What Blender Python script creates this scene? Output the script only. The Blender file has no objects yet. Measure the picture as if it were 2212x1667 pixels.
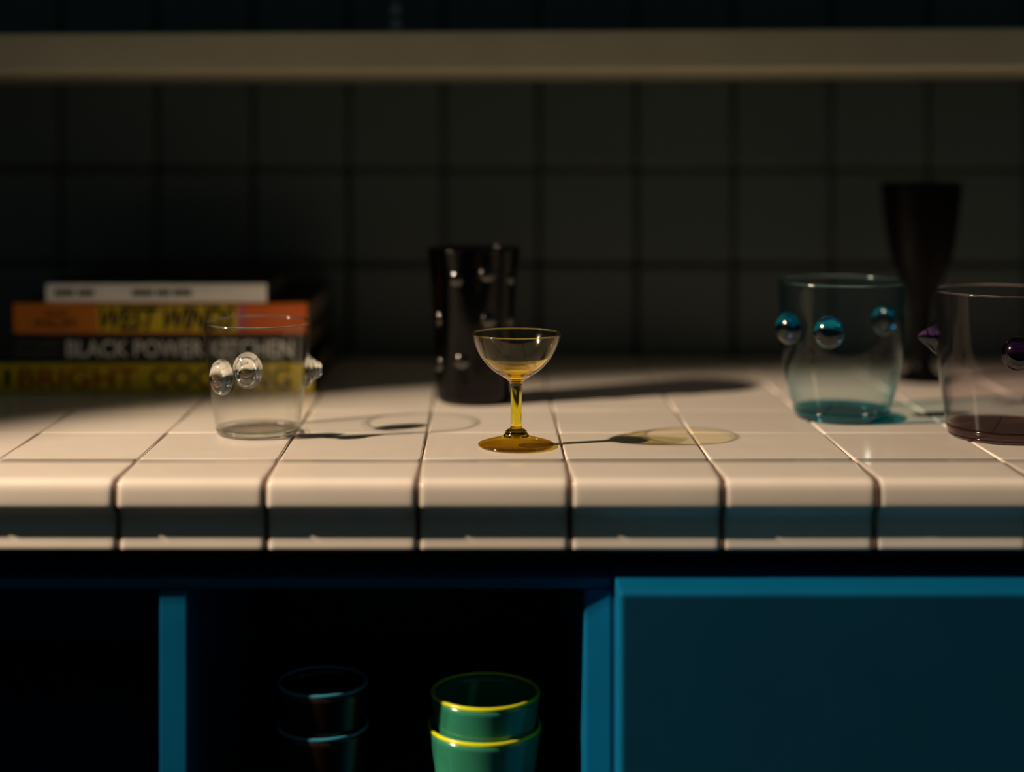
import bpy, bmesh, math, random
from mathutils import Vector, Matrix
random.seed(7)
S = bpy.context.scene
COL = S.collection
Z0 = 0.90                      # height of the tiled worktop
CAMH = 0.223                   # camera above the worktop
FPX = 3400.0                   # focal length in pixels of a 2212 px wide frame

# ------------------------------------------------------------------ camera
cd = bpy.data.cameras.new('camera')
cam = bpy.data.objects.new('camera', cd); COL.objects.link(cam)
cam.location = (0, 0, Z0 + CAMH); cam.rotation_euler = (math.radians(90), 0, 0)
cd.sensor_fit = 'HORIZONTAL'; cd.sensor_width = 36.0
cd.lens = FPX / 2212 * 36.0
cd.shift_x = (1106 - 1050) / 2212
cd.shift_y = -(833.5 - 308) / 2212
cd.clip_start = 0.01; cd.clip_end = 50
cd.dof.use_dof = True; cd.dof.focus_distance = 1.15; cd.dof.aperture_fstop = 1.45
S.camera = cam

# ------------------------------------------------------------------ world, lamps, exposure
W = bpy.data.worlds.new('dim_room'); S.world = W; W.use_nodes = True
bg = W.node_tree.nodes['Background']
bg.inputs[0].default_value = (0.70, 1.0, 1.0, 1); bg.inputs[1].default_value = 0.027

def spot(name, loc, aim, power, color, angle, blend, radius):
    d = bpy.data.lights.new(name, 'SPOT'); d.energy = power; d.color = color
    d.spot_size = math.radians(angle); d.spot_blend = blend; d.shadow_soft_size = radius
    o = bpy.data.objects.new(name, d); COL.objects.link(o)
    o.location = loc
    o.rotation_euler = (Vector(aim) - Vector(loc)).to_track_quat('-Z', 'Y').to_euler()
    return o
AIM = (0.075, 1.052, Z0 - 0.01)
WARM = (1.0, 0.755, 0.53)
spot('key_lamp', (-2.0, 0.53, Z0 + 1.33), AIM, 352, WARM, 20.4, 0.55, 0.018)
spot('key_lamp_second_bulb', (-2.03, 0.575, Z0 + 1.39), AIM, 125, WARM, 20.4, 0.55, 0.015)

S.view_settings.view_transform = 'Standard'; S.view_settings.look = 'None'
S.view_settings.gamma = 1.0; S.view_settings.use_curve_mapping = False
S.view_settings.exposure = 0.0
cy = S.cycles
cy.use_denoising = True
cy.max_bounces = 16; cy.transmission_bounces = 12; cy.transparent_max_bounces = 24
cy.use_adaptive_sampling = True; cy.adaptive_threshold = 0.015
cy.glossy_bounces = 6; cy.diffuse_bounces = 4
cy.caustics_reflective = False; cy.caustics_refractive = True
cy.blur_glossy = 0.3
cy.sample_clamp_indirect = 2.0

# ------------------------------------------------------------------ helpers
def px(x, Y): return (x - 1050) * Y / FPX
def pz(y, Y): return CAMH - (y - 308) * Y / FPX

def link(o, parent=None):
    COL.objects.link(o)
    if parent is not None: o.parent = parent
    return o
def mesh_obj(name, verts, faces, mat, parent=None, smooth=True, loc=None):
    m = bpy.data.meshes.new(name); m.from_pydata([tuple(v) for v in verts], [], faces); m.update()
    bm = bmesh.new(); bm.from_mesh(m); bmesh.ops.recalc_face_normals(bm, faces=bm.faces); bm.to_mesh(m); bm.free()
    if smooth: m.polygons.foreach_set('use_smooth', [True] * len(m.polygons))
    if mat: m.materials.append(mat)
    o = bpy.data.objects.new(name, m)
    if loc is not None: o.location = loc
    return link(o, parent)
def tag(o, label, cat, group=None):
    o['label'] = label; o['category'] = cat
    if group: o['group'] = group
    return o
def structure(o, label):
    o['kind'] = 'structure'; o['label'] = label; o['category'] = o.name.split('_')[0]
    return o
def thing(name, label, cat, loc, rz=0, group=None):
    o = bpy.data.objects.new(name, None); o.empty_display_size = 0.02
    COL.objects.link(o); o.location = (loc[0], loc[1], loc[2] + Z0); o.rotation_euler = (0, 0, rz)
    return tag(o, label, cat, group)

def box(name, x0, x1, y0, y1, z0, z1, mat, parent=None, bev=0.0, seg=3, loc=(0, 0, 0)):
    bm = bmesh.new()
    bmesh.ops.create_cube(bm, size=1)
    for v in bm.verts:
        v.co = Vector(((x0 + x1) / 2 + v.co.x * (x1 - x0), (y0 + y1) / 2 + v.co.y * (y1 - y0), (z0 + z1) / 2 + v.co.z * (z1 - z0)))
    if bev > 0:
        bmesh.ops.bevel(bm, geom=list(bm.edges), offset=bev, segments=seg, profile=0.5, affect='EDGES', clamp_overlap=True)
    m = bpy.data.meshes.new(name); bm.to_mesh(m); bm.free()
    m.materials.append(mat)
    o = bpy.data.objects.new(name, m); o.location = loc
    if bev > 0:
        m.polygons.foreach_set('use_smooth', [True] * len(m.polygons))
        md = o.modifiers.new('weighted', 'WEIGHTED_NORMAL'); md.keep_sharp = True
    return link(o, parent)

def smooth_path(pts, n=6):
    out = []
    P = [Vector(p) for p in pts]
    for i in range(len(P) - 1):
        p0 = P[max(i - 1, 0)]; p1 = P[i]; p2 = P[i + 1]; p3 = P[min(i + 2, len(P) - 1)]
        for k in range(n):
            t = k / n
            out.append(0.5 * ((2 * p1) + (-p0 + p2) * t + (2 * p0 - 5 * p1 + 4 * p2 - p3) * t * t + (-p0 + 3 * p1 - 3 * p2 + p3) * t ** 3))
    out.append(P[-1])
    return out
def lathe(name, prof, mat, parent=None, seg=96, loc=(0, 0, 0), axis=None, scale=None, wobble=0.0):
    """prof: list of (r, z); r = 0 at an end closes it to a pole."""
    verts, faces, rings = [], [], []
    for i, p in enumerate(prof):
        r, z = p[0], p[1]
        if r < 1e-6:
            rings.append([len(verts)]); verts.append(Vector((0, 0, z)))
        else:
            ring = []
            for k in range(seg):
                a = 2 * math.pi * k / seg
                rr = r
                if wobble: rr = r * (1 + wobble * math.sin(3 * a + z * 60) + wobble * 0.7 * math.sin(2 * a - z * 35))
                ring.append(len(verts)); verts.append(Vector((rr * math.cos(a), rr * math.sin(a), z)))
            rings.append(ring)
    for a, b in zip(rings[:-1], rings[1:]):
        for k in range(seg):
            k2 = (k + 1) % seg
            if len(a) == 1 and len(b) == 1: break
            if len(a) == 1: faces.append((a[0], b[k], b[k2]))
            elif len(b) == 1: faces.append((a[k], a[k2], b[0]))
            else: faces.append((a[k], a[k2], b[k2], b[k]))
    if scale: verts = [Vector((v.x * scale[0], v.y * scale[1], v.z * scale[2])) for v in verts]
    if axis is not None:
        q = Vector(axis).to_track_quat('Z', 'X') if False else Vector((0, 0, 1)).rotation_difference(Vector(axis))
        verts = [q @ v for v in verts]
    return mesh_obj(name, verts, faces, mat, parent, True, loc)

# ------------------------------------------------------------------ materials
def mat(name):
    m = bpy.data.materials.new(name); m.use_nodes = True
    nt = m.node_tree
    return m, nt, nt.nodes['Principled BSDF']
def plain(name, col, rough=0.5, var=0.06, scale=40.0, bump=0.0, spec=0.5, coat=0.0, metallic=0.0):
    m, nt, b = mat(name)
    tc = nt.nodes.new('ShaderNodeTexCoord')
    no = nt.nodes.new('ShaderNodeTexNoise'); no.inputs['Scale'].default_value = scale; no.inputs['Detail'].default_value = 5
    nt.links.new(tc.outputs['Object'], no.inputs['Vector'])
    rp = nt.nodes.new('ShaderNodeValToRGB')
    rp.color_ramp.elements[0].position = 0.3; rp.color_ramp.elements[1].position = 0.7
    rp.color_ramp.elements[0].color = tuple(c * (1 - var) for c in col) + (1,)
    rp.color_ramp.elements[1].color = tuple(min(1, c * (1 + var)) for c in col) + (1,)
    nt.links.new(no.outputs['Fac'], rp.inputs['Fac']); nt.links.new(rp.outputs['Color'], b.inputs['Base Color'])
    b.inputs['Roughness'].default_value = rough
    b.inputs['Specular IOR Level'].default_value = spec
    b.inputs['Coat Weight'].default_value = coat
    b.inputs['Metallic'].default_value = metallic
    if bump:
        bp = nt.nodes.new('ShaderNodeBump'); bp.inputs['Strength'].default_value = bump; bp.inputs['Distance'].default_value = 0.002
        nt.links.new(no.outputs['Fac'], bp.inputs['Height']); nt.links.new(bp.outputs['Normal'], b.inputs['Normal'])
    return m
def glaze(name, col, rough=0.1, wave=0.05):
    """fired tile glaze: faint mottling per tile, long soft ripples in the gloss"""
    m, nt, b = mat(name)
    tc = nt.nodes.new('ShaderNodeTexCoord'); oi = nt.nodes.new('ShaderNodeObjectInfo')
    add = nt.nodes.new('ShaderNodeVectorMath'); add.operation = 'ADD'
    sc = nt.nodes.new('ShaderNodeVectorMath'); sc.operation = 'SCALE'; sc.inputs['Scale'].default_value = 7.0
    cmb = nt.nodes.new('ShaderNodeCombineXYZ')
    for i in range(3): nt.links.new(oi.outputs['Random'], cmb.inputs[i])
    nt.links.new(cmb.outputs[0], sc.inputs[0])
    nt.links.new(tc.outputs['Object'], add.inputs[0]); nt.links.new(sc.outputs[0], add.inputs[1])
    n1 = nt.nodes.new('ShaderNodeTexNoise'); n1.inputs['Scale'].default_value = 26; n1.inputs['Detail'].default_value = 4
    n2 = nt.nodes.new('ShaderNodeTexNoise'); n2.inputs['Scale'].default_value = 30; n2.inputs['Detail'].default_value = 1
    for n in (n1, n2): nt.links.new(add.outputs[0], n.inputs['Vector'])
    rp = nt.nodes.new('ShaderNodeValToRGB')
    rp.color_ramp.elements[0].position = 0.25; rp.color_ramp.elements[1].position = 0.75
    rp.color_ramp.elements[0].color = tuple(c * 0.965 for c in col) + (1,); rp.color_ramp.elements[1].color = tuple(min(1, c * 1.03) for c in col) + (1,)
    nt.links.new(n1.outputs['Fac'], rp.inputs['Fac'])
    hs = nt.nodes.new('ShaderNodeHueSaturation')
    mr = nt.nodes.new('ShaderNodeMapRange'); mr.inputs['To Min'].default_value = 0.95; mr.inputs['To Max'].default_value = 1.04
    nt.links.new(oi.outputs['Random'], mr.inputs['Value']); nt.links.new(mr.outputs[0], hs.inputs['Value'])
    nt.links.new(rp.outputs['Color'], hs.inputs['Color']); nt.links.new(hs.outputs['Color'], b.inputs['Base Color'])
    b.inputs['Roughness'].default_value = rough
    bp = nt.nodes.new('ShaderNodeBump'); bp.inputs['Strength'].default_value = wave; bp.inputs['Distance'].default_value = 0.004
    nt.links.new(n2.outputs['Fac'], bp.inputs['Height']); nt.links.new(bp.outputs['Normal'], b.inputs['Normal'])
    return m
def glass(name, sigma, ior=1.5, rough=0.035, bump=0.0):
    """solid coloured glass: clear dielectric surface, colour from absorption per metre"""
    m = bpy.data.materials.new(name); m.use_nodes = True; nt = m.node_tree; nt.nodes.clear()
    out = nt.nodes.new('ShaderNodeOutputMaterial')
    g = nt.nodes.new('ShaderNodeBsdfGlass'); g.inputs['IOR'].default_value = ior; g.inputs['Roughness'].default_value = rough
    g.inputs['Color'].default_value = (1, 1, 1, 1)
    nt.links.new(g.outputs[0], out.inputs['Surface'])
    if bump:
        tc = nt.nodes.new('ShaderNodeTexCoord')
        no = nt.nodes.new('ShaderNodeTexNoise'); no.inputs['Scale'].default_value = 45; no.inputs['Detail'].default_value = 1
        nt.links.new(tc.outputs['Object'], no.inputs['Vector'])
        bp = nt.nodes.new('ShaderNodeBump'); bp.inputs['Strength'].default_value = bump; bp.inputs['Distance'].default_value = 0.002
        nt.links.new(no.outputs['Fac'], bp.inputs['Height']); nt.links.new(bp.outputs['Normal'], g.inputs['Normal'])
    if max(sigma) > 0:
        v = nt.nodes.new('ShaderNodeVolumeAbsorption')
        d = max(sigma); v.inputs['Density'].default_value = d
        v.inputs['Color'].default_value = tuple(1 - s / d for s in sigma) + (1,)
        nt.links.new(v.outputs[0], out.inputs['Volume'])
    return m
def sheet_glass(name, tint, edge, haze=0.0, hazecol=(1, 1, 1), refl=0.015):
    """thin blown wall: light passes straight through, mirror reflection rises towards grazing view"""
    m = bpy.data.materials.new(name); m.use_nodes = True; nt = m.node_tree; nt.nodes.clear()
    out = nt.nodes.new('ShaderNodeOutputMaterial')
    lw = nt.nodes.new('ShaderNodeLayerWeight'); lw.inputs['Blend'].default_value = 0.5
    pw = nt.nodes.new('ShaderNodeMath'); pw.operation = 'POWER'; pw.inputs[1].default_value = 5
    ma = nt.nodes.new('ShaderNodeMath'); ma.operation = 'MULTIPLY_ADD'; ma.inputs[1].default_value = 0.93; ma.inputs[2].default_value = refl
    p2 = nt.nodes.new('ShaderNodeMath'); p2.operation = 'POWER'; p2.inputs[1].default_value = 3
    mx = nt.nodes.new('ShaderNodeMix'); mx.data_type = 'RGBA'
    mx.inputs['A'].default_value = tuple(tint) + (1,); mx.inputs['B'].default_value = tuple(edge) + (1,)
    tr = nt.nodes.new('ShaderNodeBsdfTransparent'); gl = nt.nodes.new('ShaderNodeBsdfGlossy'); gl.inputs['Roughness'].default_value = 0.08
    gl.inputs['Color'].default_value = (1, 1, 1, 1)
    ms = nt.nodes.new('ShaderNodeMixShader')
    nt.links.new(lw.outputs['Facing'], pw.inputs[0]); nt.links.new(pw.outputs[0], ma.inputs[0])
    nt.links.new(lw.outputs['Facing'], p2.inputs[0]); nt.links.new(p2.outputs[0], mx.inputs['Factor'])
    nt.links.new(mx.outputs['Result'], tr.inputs['Color'])
    nt.links.new(ma.outputs[0], ms.inputs['Fac']); nt.links.new(tr.outputs[0], ms.inputs[1]); nt.links.new(gl.outputs[0], ms.inputs[2])
    res = ms.outputs[0]
    if haze:
        tl = nt.nodes.new('ShaderNodeBsdfTranslucent'); tl.inputs['Color'].default_value = tuple(hazecol) + (1,)
        df = nt.nodes.new('ShaderNodeBsdfDiffuse'); df.inputs['Color'].default_value = tuple(hazecol) + (1,)
        m1 = nt.nodes.new('ShaderNodeMixShader'); m2 = nt.nodes.new('ShaderNodeMixShader'); m2.inputs['Fac'].default_value = haze
        nt.links.new(tl.outputs[0], m1.inputs[1]); nt.links.new(df.outputs[0], m1.inputs[2])
        nt.links.new(res, m2.inputs[1]); nt.links.new(m1.outputs[0], m2.inputs[2]); res = m2.outputs[0]
    nt.links.new(res, out.inputs['Surface'])
    return m

M_TILE = glaze('cream_glaze', (0.80, 0.735, 0.66), 0.12, 0.03)
M_WTILE = glaze('wall_glaze', (0.062, 0.088, 0.095), 0.35, 0.04)
M_GROUT = plain('grout', (0.17, 0.105, 0.075), 0.95, 0.25, 300, 0.4, 0.2)
M_WGROUT = plain('wall_grout', (0.018, 0.022, 0.022), 0.95, 0.2, 200, 0.4, 0.2)
M_BLUE = plain('blue_paint', (0.001, 0.115, 0.26), 0.38, 0.05, 25, 0.03, 0.22)
M_DOORSHADE = plain('door_shade_paint', (0.003, 0.055, 0.12), 0.45, 0.05, 25, 0.03, 0.2)  # cabinet blue darkened, so the door face's shade is in the colour
M_FLOOR = plain('floor_boards', (0.06, 0.05, 0.045), 0.7, 0.2, 6, 0.1, 0.2)
M_SHELF = plain('shelf_paint', (0.50, 0.48, 0.36), 0.6, 0.05, 18, 0.05, 0.2)
M_CLEAR = glass('clear_glass', (1.5, 0.5, 1.2), 1.5, 0.06)
S_CLEAR = sheet_glass('thin_clear_wall', (0.985, 0.99, 0.985), (0.72, 0.74, 0.72))
S_AMBER = sheet_glass('thin_amber_wall', (0.985, 0.965, 0.84), (0.86, 0.66, 0.22))
S_TEAL = sheet_glass('thin_teal_wall', (0.93, 0.975, 0.98), (0.22, 0.62, 0.68))
S_MAUVE = sheet_glass('thin_mauve_wall', (0.95, 0.92, 0.93), (0.50, 0.42, 0.45))
S_AMBERH = sheet_glass('cloudy_amber_glass', (0.95, 0.90, 0.62), (0.86, 0.66, 0.22), 0.30, (0.95, 0.80, 0.42))  # pale haze stands in for light refracted through the bowl
S_FOOT = sheet_glass('amber_foot_glass', (0.84, 0.77, 0.20), (0.80, 0.44, 0.03), 0.02, (0.85, 0.55, 0.03), 0.06)
S_CLEARB = sheet_glass('clear_base_glass', (0.95, 0.955, 0.94), (0.55, 0.56, 0.52), 0.03, (1, 1, 1), 0.05)
S_TEALB = sheet_glass('teal_base_glass', (0.07, 0.56, 0.62), (0.02, 0.40, 0.48), 0.05, (0.05, 0.7, 0.8), 0.04)
S_MAUVEB = sheet_glass('mauve_base_glass', (0.46, 0.27, 0.27), (0.34, 0.18, 0.18), 0.03, (0.6, 0.3, 0.3), 0.04)
M_AMBER = glass('amber_glass', (3, 22, 420))
M_TEAL = glass('teal_glass', (380, 95, 62), 1.5, 0.11)
M_MAUVE = glass('mauve_glass', (55, 90, 80))
M_PURPLE = glass('purple_glass', (1100, 1700, 900), 1.34, 0.10)
M_DARKGLASS = plain('black_glaze', (0.003, 0.0025, 0.0025), 0.4, 0.1, 60, 0, 0.06)

# ------------------------------------------------------------------ setting: floor and back wall
WALL_Y = 1.631
fl = box('floor', -2.4, 2.4, -1.4, WALL_Y + 0.08, -0.06, 0, M_FLOOR); structure(fl, 'dark floor in front of the cabinets')
wb = box('wall_back', -2.4, 2.4, WALL_Y + 0.004, WALL_Y + 0.08, 0, 2.4, M_WGROUT); structure(wb, 'grey tiled wall behind the worktop')

def ring_tile(name, w, h, t, m, bev=0.0016):
    """pillow-edged tile, face up (+z), top at z = 0"""
    prof = [(0, -t), (0, -bev * 1.1), (bev * 0.22, -bev * 0.5), (bev * 0.65, -bev * 0.14), (bev * 1.25, 0), (bev * 2.2, 0)]
    V, F = [], []
    for (ins, z) in prof:
        a, b = w / 2 - ins, h / 2 - ins; c = 0.0016
        for (x, y) in ((a - c, -b), (a, -b + c), (a, b - c), (a - c, b), (-a + c, b), (-a, b - c), (-a, -b + c), (-a + c, -b)):
            V.append((x, y, z))
    n = 8
    for r in range(len(prof) - 1):
        for k in range(n):
            F.append((r * n + k, r * n + (k + 1) % n, (r + 1) * n + (k + 1) % n, (r + 1) * n + k))
    L = (len(prof) - 1) * n
    F.append(tuple(L + k for k in range(n)))
    me = bpy.data.meshes.new(name); me.from_pydata(V, [], F); me.update()
    me.polygons.foreach_set('use_smooth', [True] * len(me.polygons)); me.materials.append(m)
    return me

# wall tiles, 100 mm square, joints recessed
wj = [px(x, WALL_Y) for x in (545, 752, 957, 1163, 1375, 1585, 1797)]
while len(wj) < 11: wj.insert(0, wj[0] - 0.0995)
while len(wj) < 16: wj.append(wj[-1] + 0.1005)
zj = [-0.0015 + 0.0985 * k for k in range(7)]
for i in range(len(wj) - 1):
    me = ring_tile('wall_tile', wj[i + 1] - wj[i] - 0.004, 0.0985 - 0.004, 0.006, M_WTILE, 0.0022)
    for j in range(len(zj) - 1):
        o = bpy.data.objects.new('tile', me); link(o, wb)
        o.location = ((wj[i] + wj[i + 1]) / 2, WALL_Y + random.uniform(-0.0003, 0.0003), Z0 + (zj[j] + zj[j + 1]) / 2)
        o.rotation_euler = (math.radians(90) + random.gauss(0, 0.004), random.gauss(0, 0.003), random.gauss(0, 0.004))

# ------------------------------------------------------------------ tiled worktop
ROW1 = 1.111; NOSE = 1.040; ZB = -0.049
top = thing('tiled_worktop', 'cream glazed tile worktop with rounded edge tiles along its front', 'worktop', (0, 0, 0))
colj = [px(x, ROW1) for x in (0, 299, 602, 911, 1221, 1531, 1843, 2158)]
while len(colj) < 12: colj.insert(0, colj[0] - 0.0992)
while len(colj) < 17: colj.append(colj[-1] + 0.1015)
box('mortar_bed', colj[0], colj[-1], NOSE + 0.0125, WALL_Y + 0.003, ZB + 0.004, -0.0016, M_GROUT, top)
rowj = [ROW1 + 0.1 * k for k in range(6)] + [WALL_Y - 0.001]
GAPX, GAPY = 0.0016, 0.0003
for i in range(len(colj) - 1):
    w = colj[i + 1] - colj[i] - GAPX
    me = ring_tile('square_tile', w, 0.1 - GAPY, 0.006, M_TILE, 0.0008)
    mc = ring_tile('cut_tile', w, rowj[6] - rowj[5] - GAPY, 0.006, M_TILE, 0.0008)
    for j in range(6):
        o = bpy.data.objects.new('tile', me if j < 5 else mc); link(o, top)
        o.location = ((colj[i] + colj[i + 1]) / 2, (rowj[j] + rowj[j + 1]) / 2, random.uniform(-0.00012, 0.0))
        o.rotation_euler = (random.gauss(0, 0.0008), random.gauss(0, 0.0015), 0)

# front edge tiles: rounded nose, undercut, lit lip below
EP = [(70.95, 0), (55, 0), (38, 0), (12, 0), (7.6, -0.2), (4.0, -1.1), (1.7, -3.0), (0.6, -6.4), (0.25, -12), (0.3, -15.6), (0.9, -18.0),
      (4.2, -20.2), (7.8, -23.6), (9.6, -28), (10.0, -32), (9.8, -36), (9.2, -41), (8.6, -46), (9.3, -48.4), (11.5, -49.0), (20, -49.0), (45, -49), (70.95, -49)]
sp = smooth_path([(a / 1000, b / 1000, 0) for a, b in EP[3:20]], 4)
PROF = [(a / 1000, b / 1000) for a, b in EP[:3]] + [(p.x, p.y) for p in sp] + [(a / 1000, b / 1000) for a, b in EP[20:]]
def edge_tile(w):
    n = len(PROF)
    nrm = []
    for i in range(n):
        a = Vector(PROF[i - 1]); b = Vector(PROF[(i + 1) % n]); d = (b - a).normalized()
        nrm.append(Vector((-d.y, d.x)))           # turned below so that it points inwards
    cx = sum(p[0] for p in PROF) / n; cz = sum(p[1] for p in PROF) / n
    if (Vector((cx, cz)) - Vector(PROF[4])).dot(nrm[4]) < 0: nrm = [-v for v in nrm]
    R = 0.0031; secs = []
    wt = [1.0 if p[0] < 0.006 or p[1] < -0.006 else max(0.22, 1 - (p[0] - 0.006) / 0.012) for p in PROF]
    for k in range(6):
        a = math.radians(90 * k / 5)
        secs.append((R * (1 - math.cos(a)), R * (1 - math.sin(a))))
    secs = [(x, o) for x, o in secs]
    allsec = [(-w / 2 + x, o) for x, o in secs] + [(-w / 2 + 0.006, 0)] + [(w / 2 - 0.006, 0)] + [(w / 2 - x, o) for x, o in reversed(secs)]
    V, F = [], []
    for (x, off) in allsec:
        for p, v, q in zip(PROF, nrm, wt):
            V.append((x, p[0] + v.x * off * q, p[1] + v.y * off * q))
    for s in range(len(allsec) - 1):
        for k in range(n):
            F.append((s * n + k, s * n + (k + 1) % n, (s + 1) * n + (k + 1) % n, (s + 1) * n + k))
    F.append(tuple(range(n))); L = (len(allsec) - 1) * n; F.append(tuple(L + k for k in reversed(range(n))))
    me = bpy.data.meshes.new('edge_tile'); me.from_pydata(V, [], F); me.update()
    bm = bmesh.new(); bm.from_mesh(me); bmesh.ops.recalc_face_normals(bm, faces=bm.faces); bm.to_mesh(me); bm.free()
    me.polygons.foreach_set('use_smooth', [len(p.vertices) == 4 for p in me.polygons]); me.materials.append(M_TILE)
    return me
for i in range(len(colj) - 1):
    o = bpy.data.objects.new('edge_tile', edge_tile(colj[i + 1] - colj[i] - 0.0016)); link(o, top)
    o.location = ((colj[i] + colj[i + 1]) / 2, NOSE + random.uniform(-0.0005, 0.0005), random.uniform(-0.0001, 0.0))
    o.rotation_euler = (random.gauss(0, 0.001), 0, random.gauss(0, 0.003))

# dark joint filling between the edge tiles, set back from their faces
def joint_mesh(inset, half):
    n = len(PROF); pts = []
    for i in range(n):
        a = Vector(PROF[i - 1]); b = Vector(PROF[(i + 1) % n]); d = (b - a).normalized()
        v = Vector((d.y, -d.x))
        if i == 0: ref = v
        pts.append((PROF[i], v))
    cen = Vector((0.04, -0.024))
    sg = 1 if (cen - Vector(pts[8][0])).dot(pts[8][1]) > 0 else -1
    P = [(p[0] + sg * v.x * inset, p[1] + sg * v.y * inset) for p, v in pts[2:-3]]
    P = [(0.06, P[0][1])] + P + [(0.06, P[-1][1])]
    N = len(P)
    V = [(-half, a, b) for a, b in P] + [(half, a, b) for a, b in P]
    F = [(k, (k + 1) % N, N + (k + 1) % N, N + k) for k in range(N)] + [tuple(range(N)), tuple(N + k for k in reversed(range(N)))]
    me = bpy.data.meshes.new('joint'); me.from_pydata(V, [], F); me.update(); me.materials.append(M_GROUT)
    bm = bmesh.new(); bm.from_mesh(me); bmesh.ops.recalc_face_normals(bm, faces=bm.faces); bm.to_mesh(me); bm.free()
    return me
JM = joint_mesh(0.0005, 0.0014)
for x in colj[1:-1]:
    o = bpy.data.objects.new('joint', JM); link(o, top); o.location = (x, NOSE, 0)

# ------------------------------------------------------------------ blue cabinets under the worktop
FY = 1.062; CB = -0.80; TOPZ = -0.079
ca = thing('open_cabinet', 'bright blue open cabinet with a thin partition and stacked cups inside', 'cabinet', (0, 0, 0))
box('partition', px(345, FY), px(403, FY), FY, 1.60, CB, TOPZ, M_BLUE, ca, 0.0008)
box('top_panel', -0.66, 0.0848, FY + 0.004, 1.60, TOPZ, TOPZ + 0.0075, M_BLUE, ca, 0.0008)
# side panel whose front edge is eased towards the left
xl, xr = px(1262, FY), px(1321, FY)
V = []
for z in (CB, TOPZ):
    V += [(xl, FY + 0.0050, z), (xl + 0.0022, FY + 0.0034, z), (xr - 0.001, FY - 0.0002, z), (xr, FY + 0.0006, z), (xr, 1.60, z), (xl, 1.60, z)]
mesh_obj('side_panel', V, [(k, (k + 1) % 6, 6 + (k + 1) % 6, 6 + k) for k in range(6)] + [tuple(range(5, -1, -1)), tuple(range(6, 12))], M_BLUE, ca, False)
box('side_panel', -0.66, -0.642, FY, 1.60, CB, TOPZ, M_BLUE, ca, 0.0008)
box('back_panel', -0.66, 0.0848, 1.60, 1.612, CB, TOPZ + 0.0075, M_BLUE, ca)
box('shelf_board', px(403, FY) + 0.0005, xl - 0.0005, FY + 0.01, 1.60, -0.298, -0.280, M_BLUE, ca, 0.0008)
box('shelf_board', -0.6415, px(345, FY) - 0.0005, FY + 0.01, 1.60, -0.298, -0.280, M_BLUE, ca, 0.0008)
box('bottom_panel', -0.66, 0.0848, FY, 1.60, CB - 0.02, CB, M_BLUE, ca)
cb = thing('door_cabinet', 'blue closed cabinet with a thick blue door, the shade on its face painted in', 'cabinet', (0, 0, 0))
box('side_panel', 0.0856, 0.1036, FY, 1.60, CB, TOPZ - 0.0045, M_BLUE, cb, 0.0006)
box('side_panel', 0.66, 0.678, FY, 1.60, CB, TOPZ - 0.0045, M_BLUE, cb, 0.0006)
box('top_panel', 0.0856, 0.678, FY + 0.002, 1.60, TOPZ - 0.004, TOPZ + 0.0075, M_BLUE, cb, 0.0006)
box('back_panel', 0.0856, 0.678, 1.60, 1.612, CB, TOPZ + 0.014, M_BLUE, cb)
box('bottom_panel', 0.0856, 0.678, FY, 1.60, CB - 0.02, CB, M_BLUE, cb)
door = box('door', 0.0868, 0.66, 1.0212, 1.0615, CB, -0.069, M_BLUE, cb, 0.0016, 4)
fp = box('shaded_face', 0.0892, 0.6576, 1.0204, 1.0225, CB + 0.002, -0.0712, M_DOORSHADE, door, 0.0003)  # thin sheet that carries the painted shade of the door face
fp['label'] = 'face of the door, its shade painted in as darker blue'
for c, x0, x1 in ((ca, -0.66, 0.0848), (cb, 0.0856, 0.678)):
    box('plinth', x0 + 0.002, x1 - 0.002, FY + 0.05, 1.58, -Z0, CB - 0.02, M_BLUE, c)

# ------------------------------------------------------------------ shelf
SHY = 1.403
sh = box('wall_shelf', -0.74, 0.80, SHY, WALL_Y - 0.004, -0.0174, 0.0174, M_SHELF, None, 0.002, 3, (0, 0, Z0 + 0.3055))
sh.rotation_euler = (0, math.radians(-0.30), 0)
tag(sh, 'long plain shelf fixed to the tiled wall above the worktop', 'shelf')

# ------------------------------------------------------------------ glassware
# amber coupe
cp = thing('coupe_glass', 'small amber coupe glass with a shallow bowl on a short stem', 'glass', (px(1115, 1.157), 1.157, 0.0002))
mm = lambda L: [(a / 1000, b / 1000, 0) for a, b in L]
outer = smooth_path(mm([(4.3, 44.5), (5.2, 47.2), (8.6, 50.2), (14.5, 53.6), (20.2, 58.2), (25.4, 64.5), (29.4, 71.6), (32.2, 78.6), (33.3, 82.6)]), 5)
inner = smooth_path(mm([(32.55, 82.6), (31.45, 78.7), (28.55, 71.8), (24.4, 65.0), (19.2, 59.2), (13.6, 55.2), (7.5, 53.0), (0.0, 52.3)]), 5)
full = [(0, 0.0)] + [(p.x, p.y) for p in smooth_path(mm([(26.8, 0.0), (27.9, 0.8), (27.4, 2.0), (22.5, 3.6), (16.0, 5.4), (10.5, 7.2), (9.0, 8.4), (8.3, 9.6), (7.6, 11.2), (5.6, 12.6), (4.25, 14.0), (4.1, 20), (4.05, 30), (4.1, 40), (4.3, 44.5)]), 5)][:-1]
def P2(L): return [(max(p.x, 0), p.y) for p in L]
lip = [(33.3 / 1000 - 0.00005, 0.08285), (32.93 / 1000, 0.0830), (32.6 / 1000, 0.08285)]
ZS = 0.0542
oL = [p for p in P2(outer) if p[1] <= ZS]; iL = [p for p in P2(inner) if p[1] <= ZS]
kn = [p for p in full if p[1] >= 0.0072 and p[0] < 0.0110]
body = lathe('stem', [(0, 0.0068), (kn[0][0] - 0.0006, 0.0068)] + kn + oL + iL, M_AMBER, cp)
ft = [p for p in full if not (p[1] >= 0.0072 and p[0] < 0.0110)]
lathe('foot', ft, S_FOOT, cp)
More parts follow.
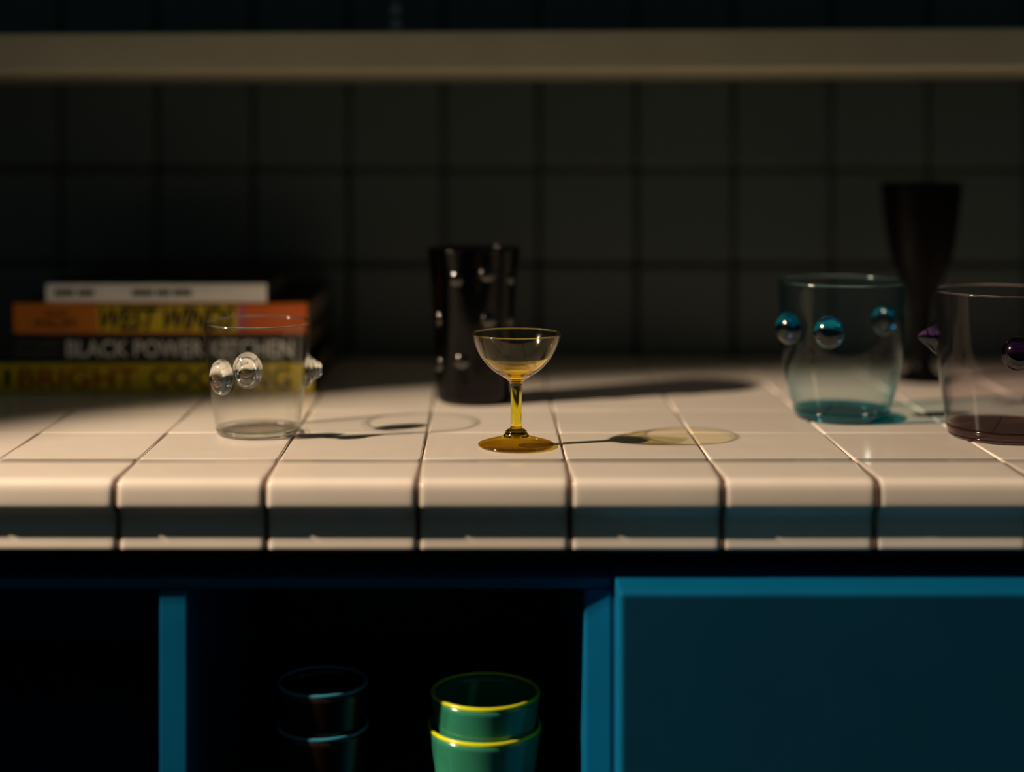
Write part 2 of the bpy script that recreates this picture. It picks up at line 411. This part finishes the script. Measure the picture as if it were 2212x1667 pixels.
oU = [p for p in P2(outer) if p[1] >= ZS - 0.0008]; iU = [p for p in P2(inner) if p[1] >= ZS - 0.0008]
lathe('bowl', oU + iU, S_AMBER, cp)
hz = [(p[0] - 0.0003, p[1] + 0.0002) for p in P2(inner) if 0.0535 <= p[1] <= 0.0660]
cl = lathe('cloudy_bowl_bottom', hz, S_AMBERH, cp); cl['label'] = 'pale yellow haze painted for the light refracted in the lower bowl'
hz_up = sorted(hz, key=lambda p: p[1])
for v in cl.data.vertices:              # the painted refraction haze climbs higher on the near side than on the far side
    a = math.atan2(v.co.y, v.co.x); k = max(0.0, math.sin(a)) ** 0.7
    zt = 0.0662 - 0.0100 * k
    z = hz_up[0][1] + (v.co.z - hz_up[0][1]) * (zt - hz_up[0][1]) / (hz_up[-1][1] - hz_up[0][1])
    for (r0_, z0_), (r1_, z1_) in zip(hz_up[:-1], hz_up[1:]):
        if z0_ <= z <= z1_:
            r = r0_ + (r1_ - r0_) * (z - z0_) / (z1_ - z0_); v.co = Vector((r * math.cos(a), r * math.sin(a), z)); break
cl.data.update()
def torus_rim(t, r, z, a, b, m):
    return lathe('rim', [(r + a * math.cos(math.radians(q)), z + b * math.sin(math.radians(q))) for q in range(0, 361, 30)], m, t, 112)
torus_rim(cp, 0.0328, 0.0824, 0.00046, 0.0006, M_AMBER)

# clear tumbler with three prunts
def torus_rim(t, r, z, a, b, m):
    return lathe('rim', [(r + a * math.cos(math.radians(q)), z + b * math.sin(math.radians(q))) for q in range(0, 361, 30)], m, t, 112)
def tumbler(name, label, X, Y, wall, base, m, prof, sheet=None, wob=0.0, bsheet=None):
    t = thing(name, label, 'glass', (X, Y, 0.0002))
    out = [(p.x, p.y) for p in smooth_path(mm(prof), 5)]
    lo = [p for p in out if p[1] <= base]; hi = [p for p in out if p[1] > base]
    inn = [(p[0] - wall, p[1]) for p in reversed(hi)]
    ri = inn[-1][0]
    well = [(ri - 0.0008, base - 0.0004), (ri - 0.003, base - 0.0012), (ri * 0.6, base - 0.0012), (ri * 0.3, base - 0.0006), (0, base)]
    zt = out[-1][1]; rt = out[-1][0]
    if sheet is None:
        L = [(rt - wall * 0.25, zt + wall * 0.35), (rt - wall * 0.75, zt + wall * 0.35)]
        lathe('body', [(0, 0)] + out + L + inn + well, m, t, 112, wobble=wob)
        return t
    lathe('base', [(0, 0)] + lo + [(lo[-1][0] - 0.0002, base + 0.0001)] + well, bsheet, t, 112, wobble=wob)
    lathe('body', hi + inn, sheet, t, 112, wobble=wob)
    rc, zc_ = lo[len(lo) * 2 // 3][0] - 0.0016, 0.0020
    lathe('base_ring', [(rc + 0.0014 * math.cos(math.radians(q)), zc_ + 0.0016 * math.sin(math.radians(q))) for q in range(0, 361, 30)], m, t, 112)
    torus_rim(t, rt - wall / 2, zt - 0.0002, wall * 0.5, wall * 0.6, m)
    return t
def radius_at(prof, z):
    for (a, b), (c, d) in zip(prof[:-1], prof[1:]):
        if b <= z <= d: return a + (c - a) * (z - b) / max(d - b, 1e-6)
    return prof[-1][0]
def prunt(t, prof_t, ang, z, shape, sx, sz, m, sink=0.0006):
    """ang 0 faces the camera, +90 to the right"""
    a = math.radians(ang); d = Vector((math.sin(a), -math.cos(a), 0))
    r = radius_at(prof_t, z * 1000) / 1000 - sink
    p = smooth_path(mm(shape), 5)
    pr = [(0, -0.0004)] + [(max(q.x, 0), q.y) for q in p]
    V = []
    o = lathe('prunt', pr, m, t, 48)
    up = Vector((0, 0, 1)); side = up.cross(d)
    for v in o.data.vertices:
        c = v.co.copy(); v.co = side * (c.x * sx) + up * (c.y * sz) + d * c.z
    o.data.update()
    bm = bmesh.new(); bm.from_mesh(o.data); bmesh.ops.recalc_face_normals(bm, faces=bm.faces); bm.to_mesh(o.data); bm.free()
    o.location = d * r + Vector((0, 0, z))
    return o
DOME = [(10.4, 0), (10.6, 1.6), (9.8, 4.2), (7.6, 7.0), (4.2, 8.8), (0, 9.4)]
NIP = [(11.4, 0), (11.2, 1.4), (9.4, 3.2), (7.0, 5.2), (5.6, 7.6), (4.9, 9.6), (3.0, 11.4), (0, 12.0)]
SPIKE = [(12.4, 0), (10.8, 2.2), (7.0, 6.0), (3.8, 10.4), (1.8, 13.2), (0, 14.0)]
PC = [(27.5, 0.0), (30.2, 0.9), (31.7, 3.0), (32.6, 6.5), (34.0, 16), (36.4, 34), (38.8, 54), (40.8, 72), (41.9, 85.3)]
CX, CYY = px(557, 1.209), 1.209
tc_ = tumbler('prunted_tumbler', 'clear glass tumbler with round clear blobs, in front of the stacked books', CX, CYY, 0.0011, 0.0050, M_CLEAR, PC, S_CLEAR, 0.0, S_CLEARB)
for a, z, sh_, sx, sz in ((-35, 0.0475, DOME, 1.0, 1.28), (-3, 0.0535, NIP, 0.98, 1.2), (92, 0.0485, NIP, 1.0, 1.2)):
    prunt(tc_, PC, a, z, sh_, sx, sz, M_CLEAR)

PT = [(33.5, 0), (36.4, 1.0), (38.0, 4.0), (40.5, 12), (44.0, 26), (47.2, 42), (49.0, 58), (49.6, 74), (50.2, 92), (50.9, 106), (51.0, 110.5)]
tt = tumbler('prunted_tumbler', 'teal tinted glass tumbler with blue round blobs and a teal base', px(1818, 1.278), 1.278, 0.0013, 0.0080, M_TEAL, PT, S_TEAL, 0.003, S_TEALB)
BALL = [(8.6, 0), (11.0, 2.2), (11.9, 5.4), (10.9, 9.0), (8.2, 12.2), (4.4, 14.2), (0, 14.8)]
for a, z in ((-23, 0.0750), (-62, 0.0755), (128, 0.0755)):
    prunt(tt, PT, a, z, BALL, 1.0, 1.08, M_TEAL)
M_BUB = glass('bubble_glass', (120, 12, 10))
for k in range(9):
    a = random.uniform(0, 6.28); r = 0.030 * math.sqrt(random.random()); s = random.uniform(1.2, 2.3)
    lathe('blister', [(0, -0.4 * s / 1000)] + [(s / 1000 * math.cos(math.radians(q)), s / 1000 * math.sin(math.radians(q))) for q in range(0, 90, 15)] + [(0, s / 1000)],
          M_BUB, tt, 20, (r * math.cos(a), r * math.sin(a), 0.0066))

PM = [(36, 0), (39.6, 1.0), (41.6, 4.2), (43.0, 11), (45.4, 26), (48.0, 44), (49.6, 62), (50.4, 84), (51.0, 104), (51.2, 110.3)]
tm = tumbler('prunted_tumbler', 'pale mauve glass tumbler with purple blobs, cut by the right picture edge', px(2168, 1.198), 1.198, 0.0013, 0.0085, M_MAUVE, PM, S_MAUVE, 0.003, S_MAUVEB)
M_LILAC = glass('lilac_glass', (95, 130, 60))
M_VIOLET = glass('violet_glass', (240, 320, 180), 1.5, 0.11)
for a, z, s_ in ((-102, 0.0735, SPIKE), (-8, 0.0695, BALL), (60, 0.072, BALL)):
    prunt(tm, PM, a, z, s_, 0.95, 1.05, M_VIOLET if s_ is BALL else M_LILAC)

# tall purple vase
PV = [(29, 0), (31.6, 1.2), (32.6, 5), (33.0, 20), (33.8, 50), (35.4, 80), (37.6, 108), (39.6, 126), (40.3, 131)]
tv = tumbler('purple_vase', 'tall near-black purple glass vase covered in small bumps, behind the coupe', px(1024, 1.362), 1.362, 0.0022, 0.006, M_PURPLE, PV, None, 0.0012)
tv['category'] = 'vase'
M_PKNOB = glass('purple_knob_glass', (900, 1300, 700), 1.85, 0.12)
KNOB = [(5.8, 0), (5.5, 1.0), (4.4, 2.1), (2.4, 2.85), (0, 3.1)]
for a, z in ((-24, 0.108), (-62, 0.073), (-18, 0.038), (60, 0.108), (66, 0.072), (22, 0.073), (58, 0.036), (18, 0.112), (-64, 0.034), (110, 0.09), (-115, 0.09), (95, 0.05), (150, 0.07), (-150, 0.05), (180, 0.1)):
    prunt(tv, PV, a, z, KNOB, 1.15, 1.15, M_PKNOB)

# dark goblet at the back on the right
gx = px(1990, 1.48)
tg = thing('dark_goblet', 'tall dark flared goblet standing behind the teal and mauve tumblers', 'goblet', (gx, 1.48, 0.0002))
og = smooth_path(mm([(24, 0), (27, 1), (26.5, 2.6), (16, 6), (9, 14), (8, 35), (8.5, 60), (12, 78), (21, 97), (29, 120), (34, 150), (37.5, 185)]), 5)
ig = [(p.x - 0.0022, p.y) for p in reversed(og) if p.y > 0.078]
lathe('bowl_and_stem', [(0, 0)] + [(p.x, p.y) for p in og] + [(0.0364, 0.1857)] + ig + [(0.005, 0.0755), (0, 0.0745)], M_DARKGLASS, tg)

# ------------------------------------------------------------------ stacked cups in the open cabinet
def cup(name, label, X, Y, zrim, h, r, body, rim, inside, group):
    t = thing(name, label, 'cup', (X, Y, zrim - h + 0.0003), 0, group)
    k = r * 1000
    o = smooth_path(mm([(k * .60, 0), (k * .66, .6), (k * .70, 3), (k * .78, h * 300), (k * .9, h * 700), (k * .985, h * 1000 - 2.4)]), 4)
    i = [(p.x - 0.0026, p.y) for p in reversed(o) if p.y > 0.004]
    lathe('body', [(0, 0)] + [(p.x, p.y) for p in o] + i + [(i[-1][0] - 0.002, 0.0035), (0, 0.0035)], body, t, 72)
    z1 = h - 0.0024; ro = o[-1].x
    rp = [(ro + 0.0001, z1 + .0002), (ro + 0.0003, z1 + 0.0009), (ro + 0.0002, z1 + 0.0018), (ro - 0.0005, z1 + 0.0024), (ro - 0.0019, z1 + 0.0024), (ro - 0.0026, z1 + 0.0017), (ro - 0.0027, z1 + .0002)]
    rr = lathe('rim', rp + [rp[0]], rim, t, 72)
    rr['label'] = 'coloured glazed rim'
    return t
M_GRN = plain('green_glaze', (0.028, 0.215, 0.135), 0.16, 0.1, 60, 0.02)
M_YEL = plain('yellow_rim', (0.66, 0.72, 0.012), 0.25, 0.05, 60)
M_BRN = plain('brown_glaze', (0.013, 0.0065, 0.003), 0.3, 0.15, 60, 0.02)
M_RBL = plain('blue_rim', (0.04, 0.24, 0.36), 0.3, 0.05, 60)
CPY = 1.118; gX = px(1047, CPY)
cup('stacked_cup', 'green cup with yellow rim, lower of the green pair', gX, CPY, -0.1890, 0.0910, 0.0408, M_GRN, M_YEL, M_GRN, 'stacked cups in the open cabinet')
cup('stacked_cup', 'green cup with yellow rim, nested on top of the green pair', gX + 0.0005, CPY, -0.1653, 0.0910, 0.0394, M_GRN, M_YEL, M_GRN, 'stacked cups in the open cabinet')
bX = px(697, CPY)
cup('stacked_cup', 'dark brown cup with blue rim, lower of the brown pair', bX, CPY, -0.1885, 0.0915, 0.0330, M_BRN, M_RBL, M_BRN, 'stacked cups in the open cabinet')
cup('stacked_cup', 'dark brown cup with blue rim, nested on top of the brown pair', bX, CPY, -0.1585, 0.0915, 0.0326, M_BRN, M_RBL, M_BRN, 'stacked cups in the open cabinet')

# ------------------------------------------------------------------ books
BY = 1.399
def bxp(x): return px(x, BY)
def bzp(y): return pz(y, BY)
M_PAGES = plain('pages', (0.22, 0.19, 0.15), 0.9, 0.12, 400, 0.2, 0.1)
def lettering(parent, text, x0, x1, zc, hgt, m, y, bold=0.0, shear=0.0, name='lettering'):
    c = bpy.data.curves.new('txt', 'FONT'); c.body = text; c.size = 1.0; c.offset = bold; c.shear = shear
    c.extrude = 0.002; c.resolution_u = 3
    o = bpy.data.objects.new('txt', c); COL.objects.link(o)
    dg = bpy.context.evaluated_depsgraph_get(); dg.update()
    me = bpy.data.meshes.new_from_object(o.evaluated_get(dg))
    bpy.data.objects.remove(o); bpy.data.curves.remove(c)
    xs = [v.co.x for v in me.vertices]; ys = [v.co.y for v in me.vertices]
    a, b, c0, d = min(xs), max(xs), min(ys), max(ys)
    for v in me.vertices:
        v.co = Vector((x0 + (v.co.x - a) / (b - a) * (x1 - x0), y - v.co.z * 0.1 + 0.0001, zc + ((v.co.y - c0) / (d - c0) - 0.5) * hgt))
    me.materials.clear(); me.materials.append(m); me.name = name
    ob = bpy.data.objects.new(name, me); return link(ob, parent)
def book(label, xa, xb, ya, yb, depth, cover, yoff=0.0, board=0.0024, rz=0.0):
    """hardback lying flat: spine towards the camera; xa..xb and ya (top)..yb (bottom) in photo pixels at the spine"""
    X0, X1, zt, zb = bxp(xa), bxp(xb), bzp(ya), bzp(yb)
    cx = (X0 + X1) / 2
    t = thing('book', label, 'book', (cx, BY + yoff, zb), rz, 'books stacked on the worktop')
    w = (X1 - X0) / 2; h = zt - zb
    # cover: C-shaped section (boards + rounded spine) extruded along the spine
    pts = []
    n = 8
    for k in range(n + 1):
        a = -math.pi / 2 + math.pi * k / n
        pts.append((0.0016 - 0.0016 * math.cos(a), h / 2 + (h / 2) * math.sin(a)))
    outl = [(depth, 0)] + pts + [(depth, h)]
    inn = [(depth, h - board), (0.006, h - board), (0.006, board), (depth, board)]
    poly = outl + inn
    V = [(-w, p[0], p[1]) for p in poly] + [(w, p[0], p[1]) for p in poly]
    N = len(poly)
    F = [(k, (k + 1) % N, N + (k + 1) % N, N + k) for k in range(N)] + [tuple(range(N)), tuple(N + k for k in reversed(range(N)))]
    co = mesh_obj('cover', V, F, M_COVD, t, False)
    co.data.materials.append(cover)
    for p in co.data.polygons:
        if all(co.data.vertices[i].co.y < 0.0032 for i in p.vertices): p.material_index = 1
    box('pages', -w + 0.0035, w - 0.0035, 0.0065, depth - 0.004, board + 0.00005, h - board - 0.00005, M_PAGES, t)
    return t, cx
def band(name, t, cx, xa, xb, ya, yb, zb, m, y=-0.00025, th=0.0008):
    return box(name, bxp(xa) - cx, bxp(xb) - cx, y, y + th, bzp(yb) - zb, bzp(ya) - zb, m, t)
M_COVD = plain('dark_cover', (0.012, 0.012, 0.011), 0.6, 0.1, 60, 0, 0.15)
M_BYEL = plain('book_yellow', (0.66, 0.50, 0.015), 0.55, 0.06, 60, 0, 0.3)
M_BBLK = plain('book_black', (0.012, 0.016, 0.018), 0.5, 0.1, 60, 0, 0.3)
M_BORA = plain('book_orange', (0.62, 0.19, 0.012), 0.5, 0.06, 60, 0, 0.3)
M_BRED = plain('book_coral', (0.66, 0.13, 0.022), 0.5, 0.06, 60, 0, 0.3)
M_BPNK = plain('book_pink', (0.50, 0.12, 0.16), 0.5, 0.06, 60, 0, 0.3)
M_BWHT = plain('book_white', (0.86, 0.86, 0.84), 0.6, 0.04, 60, 0, 0.3)
M_INKR = plain('ink_red', (0.34, 0.03, 0.006), 0.6, 0.04, 60, 0, 0.2)
M_INKK = plain('ink_black', (0.012, 0.018, 0.016), 0.6, 0.04, 60, 0, 0.2)
M_INKW = plain('ink_white', (0.72, 0.72, 0.70), 0.6, 0.04, 60, 0, 0.2)
M_INKG = plain('ink_grey', (0.12, 0.125, 0.12), 0.6, 0.04, 60, 0, 0.2)

b1, c1 = book('thick yellow book with red and black lettering, bottom of the stack', -25, 676, 785, 848.5, 0.205, M_BYEL)
zc = (bzp(785) - bzp(848.5)) / 2
lettering(b1, 'BRIGHT', bxp(40) - c1, bxp(297) - c1, zc, 0.0185, M_INKR, -0.0002, 0.012)
lettering(b1, 'COOKING', bxp(324) - c1, bxp(628) - c1, zc, 0.0190, M_INKK, -0.0002, 0.012)
band('spine_mark', b1, c1, 10, 22, 797, 835, bzp(848.5), M_INKK)
b2, c2 = book('black book with white capital lettering, second from the bottom of the stack', 8, 655, 722, 784.6, 0.205, M_BBLK, 0.001)
zc = (bzp(722) - bzp(784.6)) / 2
lettering(b2, 'GHETTO GASTRO', bxp(32) - c2, bxp(122) - c2, zc + 0.0042, 0.0048, M_INKG, -0.0002)
lettering(b2, 'PRESENTS', bxp(32) - c2, bxp(122) - c2, zc - 0.0042, 0.0048, M_INKG, -0.0002)
lettering(b2, 'BLACK POWER KITCHEN', bxp(143) - c2, bxp(632) - c2, zc, 0.0150, M_INKW, -0.0002, 0.012)
b3, c3 = book('orange and yellow book with slanted black lettering, under the thin white book', 28, 663, 655, 721.6, 0.20, M_BORA, 0.0015)
zb3 = bzp(721.6); zc = (bzp(655) - zb3) / 2
band('title_panel', b3, c3, 210, 512, 660, 717, zb3, M_BYEL, -0.0002)
band('spine_end', b3, c3, 512, 534, 660, 717, zb3, M_BPNK, -0.0002)
band('spine_end', b3, c3, 534, 661, 660, 717, zb3, M_BRED, -0.0002)
lettering(b3, 'WEST WINDS', bxp(216) - c3, bxp(508) - c3, zc, 0.0215, M_INKK, -0.0005, 0.035, 0.35)
lettering(b3, 'RIAZ', bxp(98) - c3, bxp(145) - c3, zc + 0.0042, 0.0058, M_INKK, -0.0002, 0.01)
lettering(b3, 'PHILLIPS', bxp(74) - c3, bxp(165) - c3, zc - 0.0045, 0.0068, M_INKK, -0.0002, 0.01)
b4, c4 = book('thin white book lying on top of the stack', 97, 575, 613, 654.6, 0.17, M_BWHT, 0.003, 0.0012)
zb4 = bzp(654.6); 
for xa, xb in ((116, 158), (166, 201), (283, 330), (336, 366), (372, 413)):
    band('spine_print', b4, c4, xa, xb, 626, 640, zb4, M_INKG)

# small glass on the shelf, only its foot shows; metal imitates its glints
M_SILV = plain('pewter', (0.35, 0.34, 0.35), 0.3, 0.1, 80, 0, 0.5, 0, 1.0)
sx_ = px(855, 1.43)
stp = thing('small_metal_pot', 'small glass pot standing on the shelf near its front edge', 'vessel', (sx_, 1.43, 0.3236))
lathe('body', [(0, 0), (0.0068, 0), (0.0072, 0.002), (0.0070, 0.008), (0.0060, 0.0095), (0.0060, 0.0115), (0.0074, 0.013), (0.0078, 0.018), (0.0060, 0.024), (0.0032, 0.028), (0, 0.029)], M_SILV, stp, 32)
